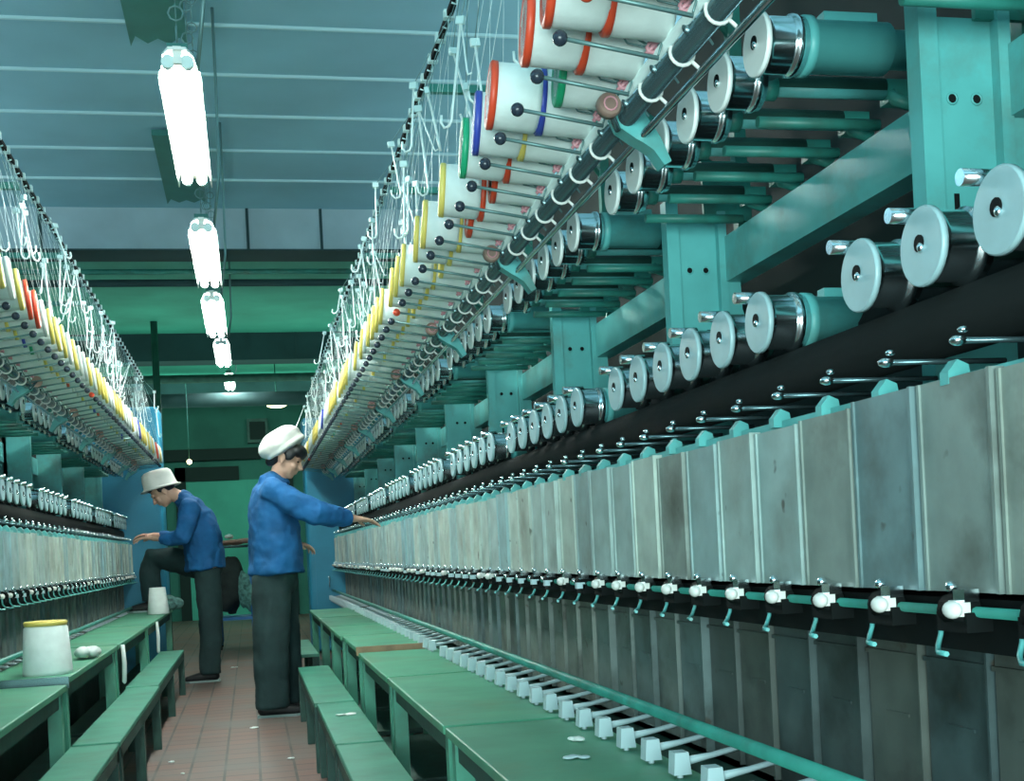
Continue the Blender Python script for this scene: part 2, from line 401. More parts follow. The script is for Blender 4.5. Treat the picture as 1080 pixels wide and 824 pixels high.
# ------------------------------------------------------------------ lamps
LZ = 2.37
def make_lamp():
    t = thing('hanging_lamp', '', 'lamp', (0, 0, 0))
    L2 = .62
    out = [(-.025, -L2), (-.044, -L2 + .05), (-.054, -L2 + .16), (-.058, 0), (-.058, L2 + .02), (-.034, L2 - .10), (-.02, L2), (.02, L2), (.034, L2 - .10), (.058, L2 + .02), (.058, 0), (.054, -L2 + .16), (.044, -L2 + .05), (.025, -L2)]
    mb = MB().m('hood').prism(out, .036, .044, 'z')
    mb.prism([(-.059, .036), (-.055, .036), (-.060, .010), (-.064, .010)], -L2 + .16, L2 + .03, 'y').prism([(.059, .036), (.055, .036), (.060, .010), (.064, .010)], -L2 + .16, L2 + .03, 'y')
    mb.m('hood_green').box(-.03, .03, -L2 + .05, L2 - .08, .044, .075)
    obj('hood', mb, t)
    for sx in (-.027, .027):
        tb = obj('fluorescent_tube', MB().m('tube').tube([(sx, -L2 + .045, 0.01), (sx, L2 - .075, 0.01)], .017, 12), t)
        obj('tube_cap', MB().m('wire').tube([(sx, -L2 + .02, 0.01), (sx, -L2 + .045, 0.01)], .02, 10).tube([(sx, L2 - .075, 0.01), (sx, L2 - .05, 0.01)], .02, 10), tb)
    obj('lamp_holder', MB().m('hood').box(-.012, .012, -L2 + .01, -L2 + .03, .0, .05), t)
    for y in (-L2 + .06, L2 - .12):
        mb = MB().m('thinwire')
        n = 16; H = ZC - LZ - .075
        for i in range(n):
            z0 = .075 + H * i / n
            mb.ring((0, y, z0 + H / n / 2), H / n * .36, .003, 'y' if i % 2 else 'x', 8, 4)
            mb.tube([(0, y, z0), (0, y, z0 + H / n)], .0022, 4)
        obj('chain', mb, t)
    obj('power_cord', MB().m('thinwire').tube([(.05, -L2 + .25, .07), (.085, -L2 + .2, .3), (.09, -L2 + .2, .7), (.09, -L2 + .2, ZC - LZ)], .007, 6), t)
    return t
lamp0 = make_lamp()
names = {1: 'largest hanging twin-tube lamp, nearest over the aisle', 2: 'second twin-tube lamp in the row over the aisle',
         3: 'third twin-tube lamp in the row, just beyond the pale beam', 4: 'fourth lamp in the row, small and glowing',
         5: 'fifth lamp, the smallest and farthest of the row', 0: 'twin-tube lamp above the aisle nearer than the picture shows',
         -1: 'twin-tube lamp above the aisle beside the viewer'}
for i, (y, z) in {1: (4.30, LZ), 2: (6.13, LZ), 3: (7.63, LZ), 4: (10.4, 2.60), 5: (15.6, 3.10)}.items():
    r = lamp0 if i == 1 else dup(lamp0, (0, 0, 0))
    for ch in r.children:
        if ch.name.startswith(('chain', 'power_cord')): ch.scale.z = (ZC - z) / (ZC - LZ)
    r.location = (-.135, y, z); r['label'] = names[i]; r['group'] = 'twin-tube lamps in a row over the aisle'

# ------------------------------------------------------------------ machine parts (local frame: aisle on the -x side, x=0 is the cover plane)
PITCH = 1.105; SP = PITCH / 7
def m_panel(h, t=.012, key='panel'):
    mb = MB().m(key).box(0, t, -.0765, .0765, 0, h)
    mb.box(-.007, 0, -.0765, -.071, .0, h).box(-.003, 0, .071, .0765, 0, h)
    mb.m('black').box(-.0015, 0, .0735, .0765, 0, h)
    return mb.mesh('cover_panel')
me_panel = m_panel(.235); me_panel_dim = m_panel(.235, key='panel_dim')
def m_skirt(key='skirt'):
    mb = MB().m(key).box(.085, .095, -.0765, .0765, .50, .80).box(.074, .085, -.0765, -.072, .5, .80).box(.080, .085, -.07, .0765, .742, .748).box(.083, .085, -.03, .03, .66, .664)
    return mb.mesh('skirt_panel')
me_skirt = m_skirt(); me_skirt_dim = m_skirt('skirt_dim')
def m_guide(cer=True):
    mb = MB().m('black').lathe([(-.018, .010), (-.018, .015), (.02, .017), (.02, .01)], 'y', (-.012, -.006, .825), 12)
    mb.m('black').box(-.02, .03, -.03, .03, .80, .822)
    if cer: mb.m('ceramic').ball((-.032, -.022, .826), (.009, .015, .010)).box(-.03, -.012, -.026, -.012, .818, .836)
    else: mb.m('lever').box(-.034, -.014, -.03, -.012, .812, .826).m('chrome').ball((-.03, .012, .83), .006)
    mb.m('chrome').box(-.024, -.006, -.034, -.012, .834, .848).ball((-.018, .0, .85), .007)
    mb.m('teal').tube([(-.01, .035, .826), (-.012, .036, .795), (-.02, .03, .782), (-.035, .005, .778), (-.04, -.02, .778)], .0032, 6)
    return mb.mesh('thread_guide')
me_guide = m_guide(); me_guide_b = m_guide(False)
def m_lever():
    mb = MB().m('lever').prism([(-.078, .507), (-.046, .507), (-.050, .546), (-.075, .546)], -.016, .016, 'y')
    mb.tube([(-.05, 0, .528), (.0, .004, .534), (.06, .004, .545)], [.008, .0055, .005], 7).tube([(-.062, 0, .515), (-.062, 0, .49)], .006, 6)
    return mb.mesh('lever')
me_lever = m_lever()
def m_godet(big=False):
    r = .048
    mb = MB().m('chrome').lathe([(.006, .046), (.009, .043), (.014, .0425), (.046, .0425), (.050, .043), (.052, .047), (.060, .047), (.062, .044), (.070, .044), (.070, .02)], 'x', (0, 0, 0), 28)
    return mb.mesh('godet')
me_godet = m_godet()
def m_face(key):
    mb = MB().m(key).lathe([(-.002, .010), (-.002, .046), (0, .048), (.006, .048)], 'x', (0, 0, 0), 28)
    mb.m('black').lathe([(-.0035, .004), (-.0035, .0105), (-.002, .0105)], 'x', (0, .002, .004), 12)
    mb.m('chrome').ball((-.004, -.003, -.002), (.004, .005, .006))
    return mb.mesh('end_disc')
me_face = m_face('disc'); me_face_lit = m_face('disc_lit')
me_shaft = MB().m('green_dark').lathe([(.07, .022), (.10, .016), (.30, .016)], 'x', (0, 0, 0), 14).mesh('shaft')
me_house = MB().m('teal').lathe([(.07, .040), (.072, .046), (.085, .046), (.087, .040), (.215, .040), (.217, .030), (.32, .030)], 'x', (0, 0, 0), 22).m('teal').box(.11, .20, -.012, .012, .038, .052).mesh('gear_housing')
me_sep = MB().m('chrome').tube([(-.022, .036, .046), (.03, .036, .046)], .0095, 12).m('steel').tube([(.03, .036, .046), (.2, .036, .046)], .004, 6).mesh('separator_roller')
def m_pipe():
    mb = MB().m('teal_d').tube([(.075, 0, 0), (.10, 0, 0)], .02, 12).m('teal').tube([(.09, 0, 0), (.315, 0, 0)], .0135, 12)
    mb.m('teal_d').tube([(.10, .075, -.03), (.33, .075, -.03)], .010, 10)
    mb.m('teal_d').box(.30, .35, -.014, .014, -.022, .018).tube([(.31, 0, 0), (.31, -.02, -.02), (.345, -.03, -.035)], .011, 8)
    return mb.mesh('drive_pipe')
me_pipe = m_pipe()
def m_plate():
    mb = MB().m('teal').box(.235, .350, -.008, .008, .56, 1.665)
    mb.box(.205, .235, -.022, .014, .56, 1.705)
    P = [(.35, 1.60), (.372, 1.585), (.382, 1.55), (.385, 1.45), (.402, 1.40), (.405, 1.33), (.385, 1.28), (.35, 1.26)]
    mb.prism(P, -.02, .0, 'y')
    mb.box(.330, .350, -.028, .008, 1.20, 1.680)
    mb.m('black')
    for x in (.262, .302):
        mb.lathe([(-.0095, .007), (-.0075, .007)], 'y', (x, 0, 1.545), 10)
        mb.box(x - .004, x + .004, -.0095, -.0075, 1.375, 1.405)
    mb.m('teal')
    for x in (.262, .302): mb.ring((x, -.009, 1.545), .008, .002, 'y', 10, 4)
    return mb.mesh('frame_plate')
me_plate = m_plate()
def m_post():
    mb = MB().m('teal_d').box(.40, .43, -.015, .015, 1.60, 2.40).box(-.15, .43, -.012, .012, 2.375, 2.40).m('teal_d').box(.30, .42, -.05, -.04, 1.66, 1.80)
    mb.tube([(.42, 0, 1.75), (.12, 0, 1.97), (-.02, 0, 2.02)], .009, 6).tube([(.42, 0, 2.1), (.2, 0, 2.38)], .008, 6)
    return mb.mesh('creel_arm')
me_arm = m_post()
def m_rod(key):
    mb = MB().m(key).ball((-.262, 0, 1.716), .0125).m('thinwire').tube([(-.252, 0, 1.715), (-.10, 0, 1.69)], .0036, 6)
    mb.m('thinwire').tube([(-.10, 0, 1.695), (-.085, .012, 1.73), (-.07, .01, 1.76), (-.09, 0, 1.80)], .002, 5)
    return mb.mesh('stop_rod')
me_rod = m_rod('ball'); me_rod_red = m_rod('rim_red')
def m_tens():
    mb = MB().m('pink').ring((-.115, 0, 1.745), .008, .0035, 'y', 8, 5).tube([(-.125, .004, 1.735), (-.105, -.006, 1.755)], .004, 5)
    mb.m('steel').ball((-.098, .03, 1.725), (.012, .006, .012)).m('thinwire').tube([(-.14, 0, 1.76), (-.115, 0, 1.745), (-.08, .02, 1.72), (-.06, .03, 1.70)], .0022, 5)
    mb.tube([(-.17, .03, 1.80), (-.15, .02, 1.76), (-.06, 0, 1.735)], .0018, 5)
    return mb.mesh('yarn_tensioner')
me_tens = m_tens()
def m_dial():
    mb = MB().m('dial').lathe([(-.012, .0), (-.012, .019), (-.004, .023), (.008, .023)], 'y', (-.125, 0, 1.735), 18)
    mb.m('pink').ring((-.125, -.012, 1.735), .012, .002, 'y', 12, 4).m('steel').tube([(-.125, .008, 1.735), (-.10, .03, 1.70)], .006, 6)
    return mb.mesh('tension_dial')
me_dial = m_dial()
me_wrap = MB().m('ceramic').ring((-.06, 0, 1.70), .0205, .0032, 'y', 16, 5).tube([(-.048, -.002, 1.689), (-.034, -.004, 1.675)], .0035, 5).mesh('guide_ring')
def m_brk():
    mb = MB().m('teal').prism([(-.086, 1.705), (-.065, 1.732), (-.035, 1.722), (-.016, 1.692), (.002, 1.665), (.022, 1.62), (.008, 1.612), (-.012, 1.64), (-.03, 1.652), (-.045, 1.66), (-.075, 1.68)], -.020, .020, 'y')
    return mb.mesh('rail_bracket')
me_brk = m_brk()
def m_clip():
    mb = MB().m('batten').box(-.165, -.135, -.012, .012, 2.428, 2.452).tube([(-.15, 0, 2.43), (-.155, 0, 2.40), (-.17, 0, 2.405)], .003, 5)
    return mb.mesh('rail_clip')
me_clip = m_clip()
me_small = MB().m('chrome').ball((-.005, 0, 1.122), (.010, .009, .006)).ball((-.002, -.006, 1.133), (.006, .006, .004)).m('steel').tube([(0, 0, 1.122), (.16, 0, 1.122)], .0035, 6).m('teal').prism([(.0, 1.078), (.03, 1.078), (.026, 1.10), (.012, 1.106), (0, 1.092)], .03, .048, 'y').mesh('yarn_eyelet')

def make_machine(side, xf, k0, k1, label):
    s = 1 if side == 'right' else -1
    rz = 0 if s == 1 else PI
    ya = 1.64 + PITCH * k0; yb = 1.64 + PITCH * k1
    if s == 1: fac = lambda o: o
    root = thing('spinning_machine', label, 'machine', (xf, (ya + yb) / 2, 0))
    ym = (ya + yb) / 2
    def put(name, me, y, x=0, z=0, parent=root, rx=0.0):
        o = bpy.data.objects.new(name, me); C.objects.link(o); o.parent = parent
        o.location = (s * x, y - ym if parent is root else y, z); o.rotation_euler = (0, 0, rz + rx if parent is root else rx)
        return o
    h = (yb - ya) / 2 + .05
    def long(name, fn):
        mb = MB(); fn(mb); return put(name, mb.mesh(name), ym)
    long('base_frame', lambda b: (b.m('green_dark').box(.10, .88, -h, h, .02, .56), b.m('green_dark').box(.10, .14, -h, h, .48, .565)))
    long('dark_backing', lambda b: (b.m('inside_dark').box(.52, .54, -h, h, .56, 2.33)))  # dark sheet added for the gloom behind the beam, hides the ceiling
    long('trough', lambda b: (b.m('green_dark').box(.02, .10, -h, h, 1.03, 1.07), b.m('teal').box(.013, .03, -h, h, 1.068, 1.088), b.m('inside_dark').box(.10, .50, -h, h, .80, 1.05)))
    long('back_sheet', lambda b: b.m('inside_dark').box(.10, .105, -h, h, .56, 1.04))
    long('joint_bar', lambda b: (b.m('teal_d').tube([(-.004, -h, .822), (-.004, h, .822)], .006, 8), b.m('black').box(.012, .06, -h, h, .775, .835)))
    long('hand_rail', lambda b: b.m('teal_d').tube([(-.03, -h, .588), (-.03, h, .588)], .0115, 12))
    long('shade_roller', lambda b: b.m('black').tube([(.09, -h, 1.17), (.09, h, 1.17)], .040, 14).tube([(.22, -h, 1.23), (.22, h, 1.23)], .05, 12))  # black tubes that stand in for the shadow below the godets
    long('side_beam', lambda b: (b.m('teal').box(.345, .36, -h, h, 1.515, 1.62), b.box(.36, .40, -h, h, 1.515, 1.525)))
    long('yarn_tube', lambda b: b.m('steel').tube([(-.06, -h, 1.70), (-.06, h, 1.70)], .018, 16))
    long('tube_highlight', lambda b: b.m('wire').tube([(-.082, -h, 1.717), (-.082, h, 1.717)], .0085, 8))  # pale rod modelling the highlight along the dark tube
    long('slim_rail', lambda b: b.m('chrome').tube([(-.030, -h, 1.668), (-.030, h, 1.668)], .007, 8))
    long('creel_rail', lambda b: (b.m('teal_d').tube([(-.085, -h, 1.775), (-.085, h, 1.775)], .006, 6), b.m('teal_d').tube([(.03, -h, 1.98), (.03, h, 1.98)], .012, 8), b.m('teal_d').tube([(.40, -h, 2.39), (.40, h, 2.39)], .015, 8)))
    long('overhead_rail', lambda b: b.m('black').box(-.158, -.142, -h, h, 2.432, 2.448))
    for k in range(k0, k1 + 1):
        put('frame_plate', me_plate, 1.64 + PITCH * k); put('creel_arm', me_arm, 1.64 + PITCH * k + .03)
        put('rail_bracket', me_brk, 1.64 + PITCH * k + .55 if k < k1 else yb)
    for k in range(k0, k1):
        b = 1.64 + PITCH * k
        put('tension_dial', me_dial, b + .49, .018, -.03)
        for j in range(6):
            y = b + .175 + .155 * j
            for z, dx in ((1.252, .02), (1.672, .02)):
                y_ = y if z < 1.5 else y - .045
                jit = random.uniform(-.004, .004)
                g = put('godet', me_godet, y_, dx, z)
                put('end_disc', me_face if z < 1.5 else me_face_lit, 0, 0, 0, g)
                if j == 0:
                    put('gear_housing', me_house, 0, 0, 0, g)
                    if z > 1.5: pass
                else: put('shaft', me_shaft, 0, 0, 0, g)
                if z < 1.5: put('separator_roller', me_sep, 0, 0, 0, g)
            if j: put('drive_pipe', me_pipe, y - .045, 0.02, 1.672 if False else 1.665)
        for j in range(7):
            y = b + SP * (j + .5)
            dim = y < 1.7 or (y < 2.2 and random.random() < .4)
            p = put('cover_panel', me_panel_dim if dim else me_panel, y, random.uniform(-.003, .003), .843, rx=random.uniform(-.02, .02))
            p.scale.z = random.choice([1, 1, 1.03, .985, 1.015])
            put('skirt_panel', me_skirt_dim if y < 2.3 else me_skirt, y, random.uniform(-.003, .003), 0)
            put('thread_guide', me_guide if (k < 1 or random.random() < .5) else me_guide_b, y + random.uniform(-.006, .006))
            if random.random() > .08: put('lever', me_lever, y + .02)
            put('yarn_eyelet', me_small, y - .02)
            put('stop_rod', me_rod_red if random.random() < .05 else me_rod, y)
            put('yarn_tensioner', me_tens, y + .05, .022, -.018)
            put('guide_ring', me_wrap, y)
            put('rail_clip', me_clip, y)
    return root
XR, XL = 0.78, -0.94
right = make_machine('right', XR, -1, 9, 'long teal spinning machine along the right side of the aisle')
left = make_machine('left', XL, -1, 8, 'long teal spinning machine along the left side of the aisle')

# blue end cabinets
def cabinet(x0, x1, y, label, hx):
    t = thing('end_cabinet', label, 'cabinet', ((x0 + x1) / 2, y + .2, 0))
    w = (x1 - x0) / 2
    o = obj('cabinet_body', MB().m('blue_cab').box(-w, w, -.2, .2, 0.02, 2.22), t)
    mod = o.modifiers.new('bevel', 'BEVEL'); mod.width = .03; mod.segments = 3
    obj('door_panel', MB().m('blue_cab').box(-w + .06, w - .06, -.212, -.2, .15, 1.0), t)
    obj('door_handle', MB().m('chrome').tube([(hx, -.212, .62), (hx, -.235, .62), (hx, -.235, .72), (hx, -.212, .72)], .006, 8), t)
cabinet(0.54, 1.70, 11.70, 'blue sheet metal cabinet at the far end of the right machine', -.4)
cabinet(-1.90, -0.68, 10.56, 'blue sheet metal cabinet at the far end of the left machine', .45)

# ------------------------------------------------------------------ yarn cones on the creels
def cone_mesh(L):
    b = MB().m('yarn').lathe([(0.004, .055), (.006, .0625), (L - .01, .0645), (L, .058), (L, .02)], 'x', (0, 0, 0), 28)
    return b.mesh('yarn_cone')
def rim_mesh(rim):
    b = MB().m(rim).lathe([(-.001, .046), (-.003, .060), (.0, .0648), (.011, .0648)], 'x', (0, 0, 0), 28)
    b.m('hood').lathe([(.004, .012), (.002, .045), (-.001, .046)], 'x', (0, 0, 0), 20)
    return b.mesh('rim')
me_yc = {0: cone_mesh(.098), 1: cone_mesh(.108)}
me_rims = {c: rim_mesh('rim_' + c) for c in ('yellow', 'red', 'green', 'blue', 'plain')}
me_spin = MB().m('thinwire').tube([(.09, 0, 0), (.20, 0, -.01)], .008, 6).mesh('spindle')
def thread_mesh(inner):
    x0 = -.004
    # from the cone's nose up to the overhead rail clip (rail sits at local x -.15, z 2.43 of the machine)
    ox, oz = (-.28, 1.80) if not inner else (-.183, 1.79)
    return MB().m('wire').tube([(-.006, 0, .0), (-.15 - ox, 0.02, 2.43 - oz)], .0007, 3).mesh('thread')
me_th = {0: thread_mesh(False), 1: thread_mesh(True)}
ordw = ['nearest', 'second', 'third', 'fourth', 'fifth', 'sixth', 'seventh', 'eighth', 'ninth', 'tenth']
num = ['one', 'two', 'three', 'four', 'five', 'six', 'seven', 'eight', 'nine', 'ten']
def creel(side, xf, k0, k1, near):
    s = 1 if side == 'right' else -1
    idx = {0: 0, 1: 0}
    n0 = (k1 - k0) * 7
    for i in range(n0):
        y = 1.64 + PITCH * k0 + SP * (i + .5)
        sec, pos = i // 7 + k0, i % 7
        for rank in (0, 1):
            if y < 1.2: continue
            if rank == 0 and (side == 'right' and i in (10, 14, 16, 19, 23) or (i > 24 and random.random() < .22)): continue
            c = 'yellow' if random.random() < ((.95 if side == 'right' else .45) if i < n0 * .4 else .35) else ('plain' if random.random() < .85 else random.choice(['red', 'blue', 'green']))
            if side == 'right':
                c = {(9, 0): 'red', (9, 1): 'red', (10, 1): 'green', (11, 0): 'red', (11, 1): 'blue', (12, 0): 'blue', (12, 1): 'yellow', (13, 0): 'green', (13, 1): 'red', (14, 1): 'red',
                     (15, 0): 'yellow', (15, 1): 'red', (16, 1): 'red', (17, 0): 'yellow', (8, 0): 'red', (8, 1): 'red'}.get((i, rank), c)
            lx, z = ((-.28, 1.80) if rank == 0 else (-.183, 1.79))
            y_ = y
            tilt = .10 + random.uniform(-.02, .02)
            rk = 'outer' if rank == 0 else 'inner'
            wh = ('%s past upright %s' % (ordw[pos], num[sec])) if sec >= 0 else '%s before the first upright' % ordw[6 - pos]
            lb = 'white yarn cone, %s rim, %s row, %s, %s machine' % (c, rk, wh, side)
            r = bpy.data.objects.new('yarn_cone', me_yc[rank]); C.objects.link(r)
            tag(r, lb, 'yarn cone', 'yarn cones on the %s machine' % side)
            r.location = (xf + s * lx, y_, z)
            yawj = random.uniform(-.03, .03) - .10 * s
            r.rotation_euler = (0, tilt, yawj) if s == 1 else (0, tilt, PI + yawj)
            a = bpy.data.objects.new('rim', me_rims[c]); C.objects.link(a); a.parent = r
            a['label'] = c + ' cone rim'
            a = bpy.data.objects.new('spindle', me_spin); C.objects.link(a); a.parent = r
            a = bpy.data.objects.new('thread', me_th[rank]); C.objects.link(a); a.parent = r
            a.rotation_euler = (0, -tilt, 0)
            idx[rank] += 1
creel('right', XR, -1, 9, 10); creel('left', XL, 1, 8, 6)

# ------------------------------------------------------------------ wire hooks hanging from the overhead rails
def hook_mesh(L, kind):
    b = MB().m('wire').tube([(0, 0, 0), (0, 0, -L), (0, .006, -L - .014), (0, .020, -L - .018), (0, .030, -L - .006), (0, .031, -L + .012)], .0034, 6)
    b.m('batten').box(-.006, .006, -.011, .011, -.012, .006)
    if kind: b.m('wire').tube([(0, 0, 0), (.0, -.03, -L * .5), (0, -.034, -L * .5 - .012), (0, -.045, -L * .5 - .008)], .0026, 5)
    return b.mesh('wire_hook')
me_hooks = [hook_mesh(.17, 0), hook_mesh(.24, 1), hook_mesh(.13, 0), hook_mesh(.21, 0)]
def hooks(side, xf, k0, k1):
    s = 1 if side == 'right' else -1
    n0 = (k1 - k0) * 7; idx = 0
    for i in range(n0):
        y = 1.64 + PITCH * k0 + SP * (i + .5) + random.uniform(-.03, .03)
        if y < 1.9: continue
        if side == 'left' and y < 3.6: continue
        sec, pos = i // 7 + k0, i % 7
        for q in range(1 if random.random() < .8 else 2):
            x = xf + s * random.uniform(-.26, -.14); z = random.uniform(2.10, 2.30)
            me = random.choice(me_hooks)
            lb = 'bright bent wire hook, %s%s past upright %s, %s machine' % ('lower one, ' if q else '', ordw[pos], num[sec], side)
            if q: z -= .06
            r = bpy.data.objects.new('wire_hook', me); C.objects.link(r); tag(r, lb, 'hook', 'wire hooks on the %s machine' % side)
            r.location = (x, y, z)
            r.rotation_euler = (random.gauss(0, .10), random.gauss(0.0, .08) + s * random.choice([.05, .1, .35]), random.gauss(PI / 2 * s, .5))
            up = MB().m('thinwire').tube([(0, 0, 0), (xf - s * .15 - x, random.uniform(-.08, .08), 2.43 - z)], .0016, 4)
            a = obj('hanging_wire', up, r)
            a.rotation_euler = r.rotation_euler.to_matrix().inverted().to_euler()
            idx += 1
hooks('right', XR, 0, 9); hooks('left', XL, 1, 8)

# ------------------------------------------------------------------ tables and benches
def table(x0, x1, y0, y1, z, label, edge=None, group='green work tables', leaf=.022):
    t = thing('work_table', label, 'table', ((x0 + x1) / 2, (y0 + y1) / 2, 0), 0, group)
    w, l = (x1 - x0) / 2, (y1 - y0) / 2
    mb = MB().m('table').box(-w, w, -l, l, z - leaf, z)
    o = obj('tabletop', mb, t); md = o.modifiers.new('b', 'BEVEL'); md.width = .004; md.segments = 2
    mb = MB().m('green_dark').box(-w + .02, -w + .04, -l + .02, l - .02, z - .075, z - leaf).box(w - .04, w - .02, -l + .02, l - .02, z - .075, z - leaf)
    mb.box(-w + .02, w - .02, -l + .02, -l + .04, z - .075, z - leaf).box(-w + .02, w - .02, l - .04, l - .02, z - .075, z - leaf)
    obj('apron', mb, t)
    for sx in (-1, 1):
        for sy in (-1, 1):
            x, y = sx * (w - .035), sy * (l - .035)
            obj('leg', MB().m('bench').box(x - .022, x + .022, y - .022, y + .022, 0, z - leaf), t)
    obj('shelf', MB().m('green_dark').box(-w + .03, w - .03, -l + .03, l - .03, .12, .14), t)
    if edge: obj('edge_board', MB().m(edge).box(-w, w, -l - .012, -l, z - .035, z + .002), t)['label'] = 'bare wooden edge board'
    return t
table(.43, .765, 1.55, 2.88, .50, 'green work table nearest the viewer along the right machine')
table(.43, .765, 2.91, 4.13, .50, 'second green work table along the right machine')
table(.43, .765, 4.16, 5.24, .50, 'third green work table along the right machine')
table(.43, .765, 5.36, 6.15, .515, 'green work table with a bare wooden near edge, right machine', 'wood')
table(.42, .765, 6.18, 7.05, .515, 'green work table just beyond the wood-edged one, right machine')
table(.42, .765, 7.08, 8.1, .515, 'green work table beside the standing worker, right machine')
table(.42, .765, 8.15, 9.4, .515, 'farthest green work table along the right machine')
table(-.93, -.62, 3.05, 4.36, .53, 'green work table nearest the viewer along the left machine')
table(-.93, -.62, 4.42, 6.0, .55, 'green work table under the yellow-rimmed cone, left machine', 'steel')
table(-.93, -.62, 6.05, 7.8, .55, 'third green work table along the left machine')
table(-.93, -.62, 7.85, 10.2, .55, 'far left green work table carrying the raised foot')
def bench(x0, x1, y0, y1, z, label, yaw=0.0):
    t = thing('bench', label, 'bench', ((x0 + x1) / 2, (y0 + y1) / 2, 0), yaw, 'low green benches along the aisle')
    w, l = (x1 - x0) / 2, (y1 - y0) / 2
    o = obj('seat_board', MB().m('bench').box(-w, w, -l, l, z - .02, z), t); md = o.modifiers.new('b', 'BEVEL'); md.width = .003
    obj('side_rail', MB().m('green_dark').box(-w, -w + .018, -l + .01, l - .01, z - .06, z - .02).box(w - .018, w, -l + .01, l - .01, z - .06, z - .02), t)
    for y in (-l + .04, 0, l - .04):
        for x in (-w + .02, w - .02):
            obj('leg', MB().m('green_dark').box(x - .02, x + .02, y - .025, y + .025, 0, z - .02), t)
    return t
bench(.245, .405, 2.75, 4.05, .30, 'low green bench nearest the viewer on the right of the aisle')
bench(.245, .405, 4.08, 5.22, .30, 'low green bench with a paper scrap on it, right of the aisle')
bench(.235, .405, 5.26, 7.02, .30, 'third low green bench on the right, beside the standing worker')
bench(.245, .40, 7.9, 9.3, .30, 'farthest low green bench on the right, beyond the standing worker')
bench(-.63, -.47, 3.1, 4.43, .31, 'low green bench nearest the viewer on the left of the aisle')
bench(-.63, -.47, 4.47, 6.4, .31, 'second low green bench on the left of the aisle')
bench(-.64, -.48, 6.45, 8.9, .31, 'far low green bench on the left, in front of the stooping worker')

# ------------------------------------------------------------------ loose things
r = tag(obj('upright_cone', MB().m('yarn').lathe([(0, .04), (0, .082), (.012, .084), (.165, .074), (.172, .068)], 'z', (0, 0, 0), 32)), 'big white yarn cone with a yellow rim standing on the left table', 'yarn cone')
r.location = (-.715, 4.60, .55)
obj('rim', MB().m('rim_yellow').lathe([(.172, .02), (.172, .072), (.184, .074), (.188, .070), (.188, .03)], 'z', (0, 0, 0), 32), r)['label'] = 'yellow plastic rim'
r = tag(obj('paper_cone', MB().m('yarn').lathe([(0, .03), (0, .075), (.006, .078), (.195, .058), (.195, .03)], 'z', (0, 0, 0), 24)), 'plain white cone standing on the table behind the raised foot', 'yarn cone')
r.location = (-.675, 9.42, .55)
def lump(name, loc, size, key, label, cat, seed, group=None):
    rnd = random.Random(seed); b = MB().m(key)
    for i in range(6):
        b.ball((rnd.uniform(-.5, .5) * size[0], rnd.uniform(-.5, .5) * size[1], size[2] * rnd.uniform(.35, .6)), (size[0] * rnd.uniform(.3, .55), size[1] * rnd.uniform(.3, .55), size[2] * rnd.uniform(.3, .5)), 10, 7)
    o = obj(name, b, None, loc); m_ = o.modifiers.new('r', 'REMESH'); m_.mode = 'VOXEL'; m_.voxel_size = max(size) * .06; m_.use_smooth_shade = True
    z = min(v[2] for v in b.v); o.location.z -= z
    return tag(o, label, cat, group)
lump('yarn_waste', (-.66, 5.25, .55), (.07, .10, .05), 'paper', 'crumpled white yarn waste beside the yellow-rimmed cone', 'yarn waste', 3)
lump('yarn_waste', (-.80, 4.95, .55), (.05, .16, .05), 'lever', 'grey-white tangle of yarn behind the yellow-rimmed cone', 'yarn waste', 4)
lump('yarn_waste', (-.66, 9.95, .55), (.14, .12, .12), 'net', 'heap of pale green-white cloth on the table behind the white cone', 'cloth', 5)
lump('table_scrap', (.655, 2.52, .50), (.022, .028, .012), 'paper', 'small white lump on the nearest right table', 'scrap', 6)
lump('table_scrap', (.60, 2.32, .50), (.03, .03, .008), 'lever', 'pale scrap near the front edge of the nearest right table', 'scrap', 8)
for i, (x, y, sz, lb) in enumerate(((.33, 4.78, .05, 'white paper scrap on the second right bench'),)):
    lump('paper_scrap', (x, y, .30), (sz, .03, .008), 'paper', lb, 'scrap', 20 + i)
for i, (x, y, sx, lb) in enumerate(((-.02, 6.85, .03, 'white scrap on the floor left of the standing worker'), (.14, 5.72, .02, 'white scrap on the floor beside the third right bench'),
                                  (-.17, 10.8, .04, 'white scrap far down the aisle floor by the blue pole'), (-.40, 5.9, .02, 'small pale scrap on the floor beside the left bench'), (-.33, 5.55, .012, 'tiny scrap on the floor, nearest the left bench'))):
    lump('floor_scrap', (x, y, 0), (sx, sx, .008), 'paper', lb, 'scrap', 30 + i)
def strand(x, y, z0, z1, label):
    tag(obj('hanging_strip', MB().m('paper').tube([(x, y, z0), (x + .004, y, (z0 + z1) / 2), (x, y, z1 + .01), (x + .002, y, z1)], [.009, .011, .011, .004], 8)), label, 'strip', 'white strips on the left tables')
strand(-.608, 6.1, .545, .36, 'white strip hanging from the left table edge, nearer one')
strand(-.608, 8.3, .545, .34, 'white strip hanging from the left table edge, farther one')
# pale bobbin tube standing on the near left table at the picture edge
t = tag(obj('bobbin_tube', MB().m('batten').lathe([(0, .034), (.012, .034), (.014, .024), (.25, .020), (.252, .030), (.268, .030)], 'z', (0, 0, 0), 20)), 'pale upright bobbin tube standing at the left edge of the near left table', 'bobbin')
t.location = (-.845, 4.15, .53)

